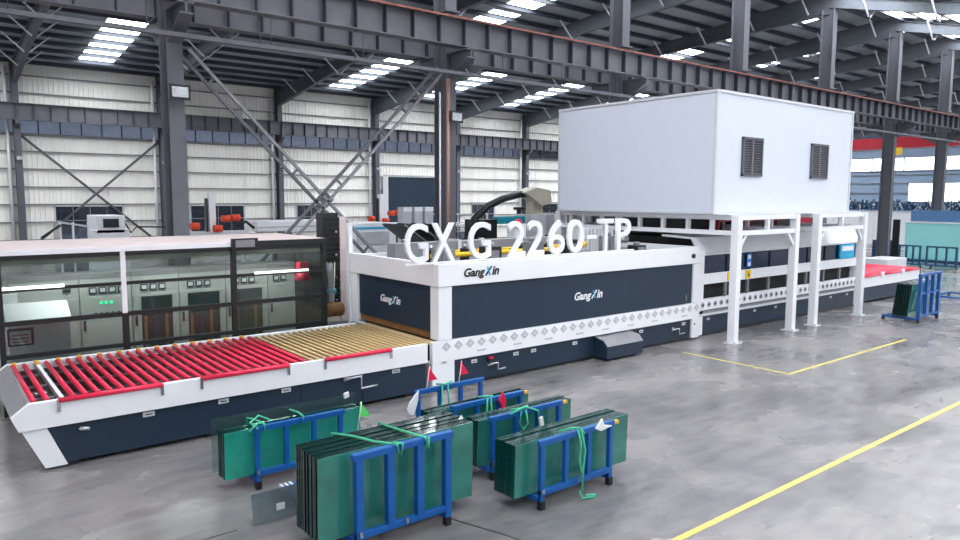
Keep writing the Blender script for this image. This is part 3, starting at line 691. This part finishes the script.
# black tower and posts between booth and furnace
t = thing('cable_tower', (8.0,15.6,0), 'tall black ribbed cable tower between booth and furnace', 'tower')
MB().box(7.56,7.96,15.5,15.85,0,3.3).build('tower_body','black',t)
for k in range(26): MB().box(7.54,7.98,15.47,15.5,.25+k*.115,.31+k*.115).build('rib','dark',t)
for k in range(4): MB().cyl((7.88,15.47,1.2+k*.55),(7.88,15.45,1.2+k*.55),.03,8).build('bolt','silver',t)
t = thing('white_post', (8.35,15.6,0), 'cream square steel post standing beside the black cable tower', 'post')
MB().box(8.0,8.18,15.5,15.7,0,3.2).build('post_body','beigeroof',t); MB().box(7.98,8.28,15.4,15.8,0,.04).build('foot_plate','girt',t)
t = thing('white_post', (7.98,14.45,0), 'slim white post at the back corner of the furnace end', 'post')
MB().box(7.63,7.73,14.36,14.5,0,3.1).build('post_body','white',t); MB().box(7.6,7.8,14.32,14.54,0,.03).build('foot_plate','girt',t)
t = thing('gear_assembly', (7.2,14.5,0), 'jumble of brown and metal drive gear in gap between booth and furnace', 'machinery')
MB().box(7.05,7.55,14.3,14.8,0,.9).build('gear_base','girt',t); MB().cyl((7.1,14.5,1.15),(7.5,14.5,1.15),.16,12).build('gear_drum','brown',t)
MB().box(7.1,7.4,14.4,14.7,.9,1.0).build('pad','brass',t); MB().cyl((7.15,14.6,1.55),(7.4,14.6,1.55),.07,10).build('teal_sleeve','teal',t); MB().box(7.2,7.3,14.5,14.6,1.0,2.2).build('upright','silver',t)
for k in range(4): MB().tube([(7.1+k*.1,14.65,.9),(7.05+k*.12,14.7,1.4),(7.15+k*.1,14.7,2.2)],.015,6).build('cable','brass',t)

# ------------------------------------------------------------ machines standing behind
t = thing('white_cabin_machine', (5.9,33,0), 'white machine cabin with dark window in front of the far wall window', 'machine')
MB().box(5.55,7.15,33,35,0,2.25).build('base','white',t); MB().box(5.9,7.0,33,35,2.1,2.85).build('cabin','white',t,bevel=.03)
MB().box(6.15,6.75,32.96,33,2.35,2.72).build('cabin_window','cabdark',t)
MB().prism([(4.55,0),(5.6,0),(5.6,2.4),(4.75,2.6),(4.55,2.5)],'y',33,34.6).build('glass_front','pane',t)
for a in (4.55,5.0,5.55): MB().box(a,a+.08,32.94,33,0,2.6).build('frame_post','white',t)
MB().bar((4.5,32.97,2.62),(5.6,32.97,2.42),.08).build('frame_rail','whitegrey',t)
MB().tube([(7.1,33.5,2.5),(7.3,33.4,2.1),(7.5,33.3,2.35),(9.2,33,2.3)],.04,6).build('hose','black',t)
MB().bar((3.9,32.9,2.0),(4.6,32.9,2.5),.08).build('stay','black',t)
def rig(cx, y, lab, big):
    t = thing('robot_loader', (cx,y,0), lab, 'robot')
    MB().box(cx-.9,cx+1.4,y,y+.8,2.2,2.4).build('beam','whitegrey',t)
    for dx in (-.7,1.2): MB().box(cx+dx,cx+dx+.12,y+.3,y+.42,0,2.2).build('leg','whitegrey',t)
    MB().box(cx+.05,cx+.28,y+.2,y+.4,2.4,3.8).build('mast','white',t); MB().box(cx-.05,cx+.0,y+.2,y+.4,2.4,3.6).build('mast_chain','black',t)
    for (dx, dz) in ((-.7,2.5),(.4,2.75),(.75,2.78),(.1,2.4)): 
        MB().cyl((cx+dx,y-.05,dz+.12),(cx+dx+.3,y-.05,dz+.12),.13,10).build('orange_motor','orangered',t)
    MB().tube([(cx+.9,y,2.6),(cx+1.3,y,2.75),(cx+1.6,y,2.5)],.06,6).build('hose','black',t)
rig(8.3, 26, 'orange-motored pick-up unit with silver mast behind the glass booth roof', 1)
rig(17.7, 30, 'orange-motored pick-up unit beside the dark sliding door', 1)
t = thing('long_conveyor', (12.3,27,0), 'long low white conveyor machine behind the booth roof', 'conveyor')
MB().box(10.4,14.0,27,28.2,2.3,2.72).build('bed','white',t,bevel=.04); MB().box(10.4,14.0,26.98,27.0,2.45,2.5).build('stripe','dgrey',t)
MB().box(13.5,14.2,26.9,27.6,2.72,2.84).build('blue_cover','bluepipe',t)
for x in (10.7,13.6): MB().box(x,x+.15,27.2,28,0,2.3).build('leg','whitegrey',t)
t = thing('white_blue_machine', (12.3,22,0), 'white machine with cyan striped side panel behind the furnace left end', 'machine')
MB().box(11.6,13.6,22,23.5,0,2.75).build('body','white',t,bevel=.02)
MB().box(11.75,13.4,21.97,22,2.55,2.62).build('stripe','cyan',t); MB().box(11.75,11.83,21.97,22,1.9,2.6).build('stripe','cyan',t); MB().box(12.0,13.3,21.97,22,2.0,2.45).build('side_panel','dgrey',t)
t = thing('tilted_panel_rack', (13.4,19.6,0), 'black tilted conveyor panels on a white frame left of letter G', 'rack')
for k in range(3):
    MB().prism([(12.2+k*.55,2.75),(12.25+k*.55,2.8),(13.45+k*.55,1.95),(13.4+k*.55,1.9)],'y',19.2,20.6).build('dark_panel','black',t)
    MB().bar((12.2+k*.55,19.18,2.79),(13.45+k*.55,19.18,1.93),.05).build('edge_rail','silver',t)
MB().box(12.1,15.0,19.3,20.5,1.55,1.65).build('table','whitegrey',t)
for x in (12.2,14.8): MB().box(x,x+.1,19.5,19.6,0,1.6).build('leg','white',t)
t = thing('stack_table', (20,29,0), 'white table with small grey-white equipment stacks before dark door', 'table')
MB().box(16.2,21.6,27.6,28.6,2.25,2.35).build('table_top','white',t)
for x in (16.4,21.3): MB().box(x,x+.1,28,28.1,0,2.25).build('leg','white',t)
for x in (17.6,18.2,18.8): MB().box(x,x+.45,27.8,28.3,2.35,3.2).build('equipment','dgrey',t); MB().box(x,x+.45,27.78,27.8,3.0,3.2).build('equipment_top','white',t)
t = thing('railed_tank', (19,24,0), 'grey tank with thin white guard rails seen behind letters G and X', 'tank')
MB().box(15.6,18.6,23,24.4,0,2.3).build('tank_body','pane',t)
for x in (15.6,16.35,17.1,17.85,18.6): MB().cyl((x,22.95,2.0),(x,22.95,3.0),.03,6).build('rail_post','whitegrey',t)
for z in (2.3,2.65,3.0): MB().cyl((15.6,22.95,z),(18.6,22.95,z),.025,6).build('guard_rail','whitegrey',t)
t = thing('suction_robot', (17.6,19.5,0), 'teal robot arm with black curved hose and beige hood above the letters', 'robot')
MB().box(16.4,17.8,19.6,19.95,2.72,2.98).build('teal_arm','teal',t,bevel=.03)
MB().box(17.7,18.5,19.3,20.2,0,3.05).build('pedestal','whitegrey',t,bevel=.02)
MB().tube([(15.1,19.6,2.3),(15.3,19.6,2.9),(15.9,19.6,3.35),(16.6,19.6,3.62),(17.4,19.6,3.78),(17.9,19.6,3.8)],.13,10).build('hose','black',t)
MB().prism([(17.4,3.85),(18.0,4.05),(18.7,3.95),(18.8,3.45),(18.3,3.35),(17.7,3.7)],'y',19.3,19.9).build('hood','brass',t,bevel=.03)
MB().box(15.2,16.1,19.3,20.0,1.6,2.9).build('dark_base','black',t); MB().box(18.0,18.5,19.5,19.9,3.05,3.6).build('neck','brass',t)
t = thing('grey_gantry', (20,20.4,0), 'dark horizontal beam gantry with grey boxes behind the number letters', 'gantry')
MB().box(17.9,22.4,20.2,20.5,3.2,3.3).build('beam','black',t)
for x in (18.7,19.9,21.2): MB().box(x,x+.7,20.3,21.2,0,3.0).build('cabinet_box',('whitegrey' if x<21 else 'girt'),t)
for x in (18.0,22.2): MB().box(x,x+.12,20.3,20.42,0,3.2).build('leg','black',t)
t = thing('white_pipe_rack', (24,20,0), 'white and black pipework rack behind the support frame left side', 'rack')
MB().box(22.8,28,19.5,21.5,0,2.6).build('dark_body','dark',t)
for k in range(8): MB().box(22.9+k*.3,23.0+k*.3,19.4,19.5,.8,2.9).build('upright','whitegrey',t)
for z in (1.4,2.0,2.5): MB().box(22.8,25.4,19.38,19.44,z,z+.06).build('pipe','white',t)

t = thing('red_barrier', (36.5,20,0), 'red horizontal guard beams glimpsed through the white support frame', 'barrier')
MB().box(33.0,40.0,20,20.15,2.28,2.6).build('beam','redcrane',t); MB().box(33.0,40.0,20,20.15,1.6,1.85).build('beam','redcrane',t)
for x in (33.0,36.5,39.9): MB().box(x,x+.12,20.15,20.27,0,2.6).build('post','redcrane',t)
t = thing('red_guard', (18.7,11.6,2.66), 'red guard bars under the fan house seen between the white frame posts', 'guard bar')
MB().box(17.9,21.6,11.62,11.7,3.0,3.14).build('upper_bar','redcrane',t); MB().box(17.9,21.3,11.62,11.7,2.66,2.76).build('lower_bar','redcrane',t)
for x in (18.0,19.7,21.2): MB().box(x,x+.08,11.7,11.78,2.66,3.14).build('bar_post','redcrane',t)
# far right corner
t = thing('low_partition', (60,24,0), 'white low partition wall behind the grey column at far right', 'partition')
for k in range(6): MB().box(60,60.15,20.2+k*1.6,21.76+k*1.6,0,2.6).build('panel','white',t,bevel=.01)
MB().box(59.95,60.2,20.1,29.8,2.6,2.68).build('cap','whitegrey',t)
t = thing('storage_racks', (85,32,0), 'jumbled row of dark blue-black storage racks along the end wall', 'storage rack')
MB().box(84.6,85.6,18,46,0,2.4).build('low_bins','blueboard',t)
m = MB(); m2 = MB()
for k in range(420):
    y = 18+28*random.random(); z = 2.2+random.random()*.9
    (m if k%6 else m2).bar((84.5+random.random(),y,z-.3),(84.5+random.random(),y+random.uniform(-.5,.5),z+random.random()*.6),.14)
s_ = m.build('stored_bars','darkblue',t); s_['kind'] = 'stuff'; s_ = m2.build('stored_bars','whitegrey',t); s_['kind'] = 'stuff'
t = thing('glass_pack', (46,15.5,0), 'large pale teal glass pack with blue wrapped top at right edge', 'glass pack')
MB().box(46,46.3,12.6,17.35,.15,2.25).build('teal_sheets','tealboard',t); MB().box(46.02,46.32,12.6,17.1,2.32,2.98).build('blue_wrap','blueboard',t); MB().box(45.95,46.36,12.55,17.4,2.25,2.33).build('top_clamp','white',t)
MB().box(45.6,46.8,12.6,17.3,0,.15).build('base_frame','darkblue',t); MB().box(45.9,46.35,14.3,14.45,.1,2.3).build('edge_post','white',t)
for (y0, y1, lab) in ((15.0,16.1,'dark blue empty glass rack before the teal pack, left one'),(13.3,14.75,'dark blue empty glass rack before the teal pack, right one')):
    t = thing('empty_glass_rack', (42,(y0+y1)/2,0), lab, 'glass rack', 'empty racks at far right')
    MB().box(41.95,42.05,y0,y1,1.1,1.18).build('top_rail','darkblue',t); MB().box(41.9,42.7,y0,y1,.12,.2).build('base_rail','darkblue',t)
    n = 4
    for k in range(n): q = y0+(y1-y0-.08)*k/(n-1); MB().box(41.95,42.05,q,q+.08,.1,1.12).build('upright','darkblue',t)
    for q in (y0+.1,y1-.15): MB().cyl((42.3,q,.0),(42.3,q,.12),.05,8).build('caster','black',t)
t = thing('black_panel_stand', (43.3,17,0), 'tall narrow black panel and dark machine left of the teal glass pack', 'stand')
MB().box(43.2,43.3,16.6,16.95,0,2.5).build('panel','black',t); MB().box(43.2,44.1,16.98,18.0,0,1.3).build('dark_box','darkblue',t,bevel=.03)
t = thing('green_curtain_box', (37,15,0), 'low pale grey-white cart beside the unloading table end', 'cart')
MB().box(36.4,38.6,14.4,15.6,.25,.75).build('cart_body','whitegrey',t,bevel=.02)
for a in (36.6,38.4): MB().cyl((a,14.5,.0),(a,14.5,.25),.06,8).build('caster','black',t)
t.name = 'low_cart'

# ------------------------------------------------------------ glass racks with sheets
def rack(name_lab, x0, x1, y, h, depth, tape=False, leg=.06, n=4):
    t = thing('glass_rack', ((x0+x1)/2, y, 0), name_lab, 'glass rack', 'blue glass racks')
    w = leg
    MB().box(x0-.03,x1+.03,y-w/2,y+w/2,h-.07,h).build('top_rail','blue',t,bevel=.008)
    MB().box(x0,x1,y-.03,y+.03,.17,.24).build('bottom_rail','blue',t,bevel=.006)
    for k in range(n):
        x = x0+w/2+(x1-x0-w)*k/(n-1); zb = .10 if k in (0,n-1) else .2
        MB().box(x-w/2,x+w/2,y-w/2+.005,y+w/2+.005,zb,h-.07).build('upright','blue',t,bevel=.006)
    for x in (x0+w/2, x1-w/2):
        MB().box(x-.03,x+.03,y,y+depth,.08,.14).build('base_arm','blue',t)
        MB().box(x-.035,x+.035,y-.035,y+.035,0,.10).build('foot','black',t); MB().box(x-.035,x+.035,y+depth-.07,y+depth,0,.08).build('foot','black',t)
    MB().box(x0,x1,y+depth-.06,y+depth,.08,.14).build('rear_rail','blue',t)
    for x in (x0+w/2, (x0+x1)/2): MB().box(x-.015,x+.015,y-w/2-.01,y-w/2,.2,.26).build('bolt','silver',t)
    if tape: MB().box(x1+.03,x1+.12,y-.02,y+.03,h-.06,h-.02).build('yellow_tape','orange',t)
    return t
ORDN = ['first','second','third','fourth','fifth','sixth','seventh','eighth','ninth','tenth','eleventh','twelfth','thirteenth','fourteenth','fifteenth','sixteenth','seventeenth']
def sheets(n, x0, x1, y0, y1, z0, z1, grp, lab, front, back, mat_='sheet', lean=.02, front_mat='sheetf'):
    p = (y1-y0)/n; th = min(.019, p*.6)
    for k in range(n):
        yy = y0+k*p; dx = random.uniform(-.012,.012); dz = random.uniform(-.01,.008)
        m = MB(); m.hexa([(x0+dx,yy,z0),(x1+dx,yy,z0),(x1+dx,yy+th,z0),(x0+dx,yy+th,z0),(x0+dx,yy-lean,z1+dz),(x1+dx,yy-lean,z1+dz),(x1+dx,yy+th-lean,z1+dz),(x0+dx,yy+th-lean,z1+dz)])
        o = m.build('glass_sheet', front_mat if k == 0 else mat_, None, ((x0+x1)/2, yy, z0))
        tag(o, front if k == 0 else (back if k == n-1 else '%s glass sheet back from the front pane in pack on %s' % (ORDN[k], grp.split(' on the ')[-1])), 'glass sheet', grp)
rack('large blue rack in the left foreground, tallest of the group', 3.36, 4.56, 6.27, 1.09, .95, leg=.085)
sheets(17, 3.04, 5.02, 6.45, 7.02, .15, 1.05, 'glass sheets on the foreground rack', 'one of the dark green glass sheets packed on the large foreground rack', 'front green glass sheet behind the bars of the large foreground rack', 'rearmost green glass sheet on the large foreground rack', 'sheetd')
rack('blue rack at the left with green roped glass, nearest the loading table', 3.18, 4.40, 8.54, .82, .75)
sheets(7, 2.85, 4.75, 8.68, 8.93, .15, .75, 'glass sheets on the left rack', 'one of the green glass sheets on the blue rack by the loading table', 'front green glass sheet behind the bars of the rack by the loading table', 'rear green glass sheet of the rack by the loading table', front_mat='sheetb')
o = MB().box(2.80,4.86,9.02,9.03,.15,.86).build('glass_sheet','clearsheet',None,(3.8,9.02,.15)); tag(o,'tall clear glass sheet with white corner tag behind the left rack pack','glass sheet')
rack('blue rack at the right front of the group with long hanging rope', 5.60, 6.86, 5.90, .85, .75, True)
sheets(12, 5.33, 7.33, 6.05, 6.42, .15, .80, 'glass sheets on the right front rack', 'one of the green glass sheets packed on the right front rack', 'front green glass sheet behind the bars of the right front rack', 'rearmost green glass sheet of the right front rack')
rack('blue rack second from the front at right, rope loop on its top rail', 5.72, 6.98, 6.95, .85, .62, True)
sheets(7, 5.6, 7.32, 7.1, 7.36, .15, .78, 'glass sheets on the second right rack', 'one of the green glass sheets on the second right rack', 'front green glass sheet of the second right rack with rope loop', 'rearmost green glass sheet of the second right rack')
rack('blue rack third from the front at right, red cloth on its top rail', 5.62, 6.88, 7.66, .85, .7, True)
sheets(6, 5.3, 7.12, 7.78, 8.0, .15, .78, 'glass sheets on the third right rack', 'one of the green glass sheets on the third right rack', 'front green glass sheet of the third right rack with red cloth', 'rearmost green glass sheet of the third right rack')
rack('empty blue rack at the back of the group with white plastic bag', 5.66, 6.90, 8.62, .85, .7)
t = rack('tall blue rack trolley standing at the unloading table end', 23.1, 24.62, 8.22, 1.47, 1.0, leg=.09)
MB().box(23.1,24.62,8.19,8.25,.85,.91).build('middle_rail','blue',t)
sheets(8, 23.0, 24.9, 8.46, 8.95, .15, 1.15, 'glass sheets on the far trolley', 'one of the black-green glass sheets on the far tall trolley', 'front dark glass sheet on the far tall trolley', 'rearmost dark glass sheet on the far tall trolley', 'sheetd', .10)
rack('blue trolley base cut off by the right image edge', 29.3, 30.9, 8.9, .3, 1.1, n=2)
t = thing('low_rack_base', (3.5,8.0,0), 'low blue rack base with striped bar behind the large foreground rack', 'rack base')
MB().box(3.3,4.9,8.02,8.08,.12,.18).build('bar','blue',t); MB().box(3.3,4.9,7.6,7.66,.12,.18).build('bar','blue',t)
for k in range(3): MB().box(3.3+k*.06,3.33+k*.06,8.0,8.1,.115,.185).build('white_stripe','bag',t)
for x in (3.4,4.8): MB().box(x-.03,x+.03,7.6,8.08,.06,.12).build('cross_bar','blue',t); MB().box(x-.03,x+.03,7.8,7.86,0,.06).build('foot','black',t)
o = MB().hexa([(2.78,7.55,.02),(4.3,7.55,.02),(4.3,7.57,.02),(2.78,7.57,.02),(2.78,7.62,.34),(4.3,7.62,.34),(4.3,7.64,.34),(2.78,7.64,.34)]).build('glass_sheet','greyclear',None,(3.5,7.56,.02))
tag(o,'low grey glass sheet standing on edge behind the foreground rack','glass sheet')
o2 = MB().box(3.04,3.14,7.545,7.55,.12,.2).build('paper_tag','bag',o)

def rope(pts, lab, r=.014, parts=None):
    t = thing('green_rope', pts[0][0], lab, 'rope')
    for p in pts: MB().tube(p, r, 6).build('strand','rope',t)
rope([[(3.85,6.2,1.0),(3.84,6.22,1.1),(3.72,6.5,1.08),(3.62,6.8,1.08),(3.5,7.05,1.07),(3.5,7.06,.8)],[(3.88,6.21,.98),(3.9,6.21,1.1),(3.8,6.25,1.12)]], 'green rope over the left part of large foreground rack')
rope([[(4.2,6.2,1.0),(4.2,6.22,1.1),(4.15,6.6,1.08),(4.1,7.05,1.07),(4.1,7.07,.8)],[(4.22,6.2,.98),(4.24,6.22,1.1)]], 'green rope over the right part of large foreground rack')
rope([[(3.3,8.5,.75),(3.3,8.5,.84),(3.28,8.8,.83),(3.26,9.0,.80),(3.26,9.0,.6)],[(3.2,8.48,.8),(3.15,8.6,.86),(3.3,8.7,.9),(3.42,8.6,.84)],[(3.1,8.5,.78),(3.2,8.5,.86),(3.32,8.6,.83)]], 'knotted green rope at left corner of the rack by the loading table')
rope([[(3.82,8.5,.72),(3.82,8.5,.84),(3.84,8.7,.84),(3.85,9.0,.8)]], 'short green rope over the middle of rack by loading table')
rope([[(6.2,5.86,.86),(6.22,5.83,.7),(6.2,5.83,.5),(6.26,5.84,.3),(6.25,5.82,.1),(6.3,5.8,.03),(6.42,5.75,.02)],[(6.25,5.86,.86),(6.3,5.83,.6),(6.27,5.83,.4),(6.26,5.83,.2)],[(6.0,6.0,.85),(6.1,5.9,.9),(6.25,5.87,.88),(6.3,5.85,.8)],[(6.22,5.84,.1),(6.2,5.78,.02),(6.36,5.72,.02)]], 'long green rope hanging to floor from right front rack')
rope([[(6.2,6.9,.85),(6.15,6.88,.7),(6.22,6.88,.6),(6.3,6.88,.66),(6.28,6.9,.85)],[(6.1,7.0,.86),(6.3,6.92,.88),(6.5,6.9,.8),(6.52,6.9,.6)],[(6.0,6.9,.84),(6.2,6.9,.89),(6.4,7.0,.86)]], 'green rope loop tied on second right rack')
rope([[(6.2,7.62,.86),(6.18,7.61,.6),(6.2,7.61,.4)],[(6.26,7.62,.86),(6.28,7.61,.5)],[(6.1,7.7,.88),(6.3,7.62,.88)]], 'green rope hanging on third right rack')
rope([[(6.1,8.58,.86),(6.08,8.57,.5),(6.1,8.57,.3)],[(6.2,8.58,.87),(6.22,8.57,.4)],[(6.0,8.6,.89),(6.15,8.58,.87),(6.3,8.6,.89)]], 'green rope hanging on the empty back rack')
def pennant(x, y, z, lab, m='red'):
    t = thing('pennant', (x,y,z), lab, 'flag')
    MB().cyl((x-.05,y,z-.1),(x+.02,y,z+.32),.008,5).build('stick','bag',t)
    MB().prism([(x+.0,z+.32),(x+.16,z+.1),(x-.02,z+.1)],'y',y-.004,y+.004).build('cloth',m,t)
pennant(5.86,8.6,.86,'small red triangular pennant on the left of the empty back rack')
pennant(6.46,8.6,.86,'small red pennant at the middle of the empty back rack')
M['grnflag'] = mat('bright_green_cloth', (90,220,110), .7)
pennant(4.72,8.62,.52,'small bright green pennant on glass of the rack by loading table', 'grnflag')
def cloth(name, pts, m, lab, cat):
    o = MB().prism([(p[0],p[2]) for p in pts],'y',pts[0][1],pts[0][1]+.03).build(name,m,None,pts[0],bevel=.008); tag(o,lab,cat); return o
cloth('red_cloth', [(6.38,7.58,.80),(6.46,7.58,.92),(6.52,7.58,.78),(6.50,7.58,.62),(6.42,7.58,.60),(6.44,7.58,.72)], 'red', 'red cloth strip tied on top rail of third right rack','cloth')
cloth('plastic_bag', [(5.60,8.55,.80),(5.66,8.55,.86),(5.65,8.55,.72),(5.61,8.55,.6),(5.56,8.55,.5),(5.50,8.55,.52),(5.46,8.55,.6),(5.5,8.55,.7)], 'bag', 'white plastic bag hanging at left end of empty back rack','bag')
cloth('paper_scrap', [(6.5,5.84,.82),(6.62,5.84,.93),(6.66,5.84,.84),(6.82,5.84,.80),(6.6,5.84,.77)], 'bag', 'crumpled white plastic scrap on top rail of right front rack','scrap')
cloth('paper_tag', [(6.5,6.86,.70),(6.56,6.86,.72),(6.6,6.86,.55),(6.53,6.86,.48)], 'bag', 'white paper tag hanging on second right rack','tag')
cloth('paper_tag', [(4.68,9.0,.80),(4.76,9.0,.82),(4.75,9.0,.9),(4.67,9.0,.88)], 'bag', 'small white tag on the corner of tall clear sheet','tag')
cloth('paper_scrap', [(4.88,6.6,.98),(4.98,6.6,1.1),(5.04,6.6,1.0),(5.0,6.6,.9),(4.9,6.6,.92)], 'bag', 'white label on upper right of foreground glass pack','label')
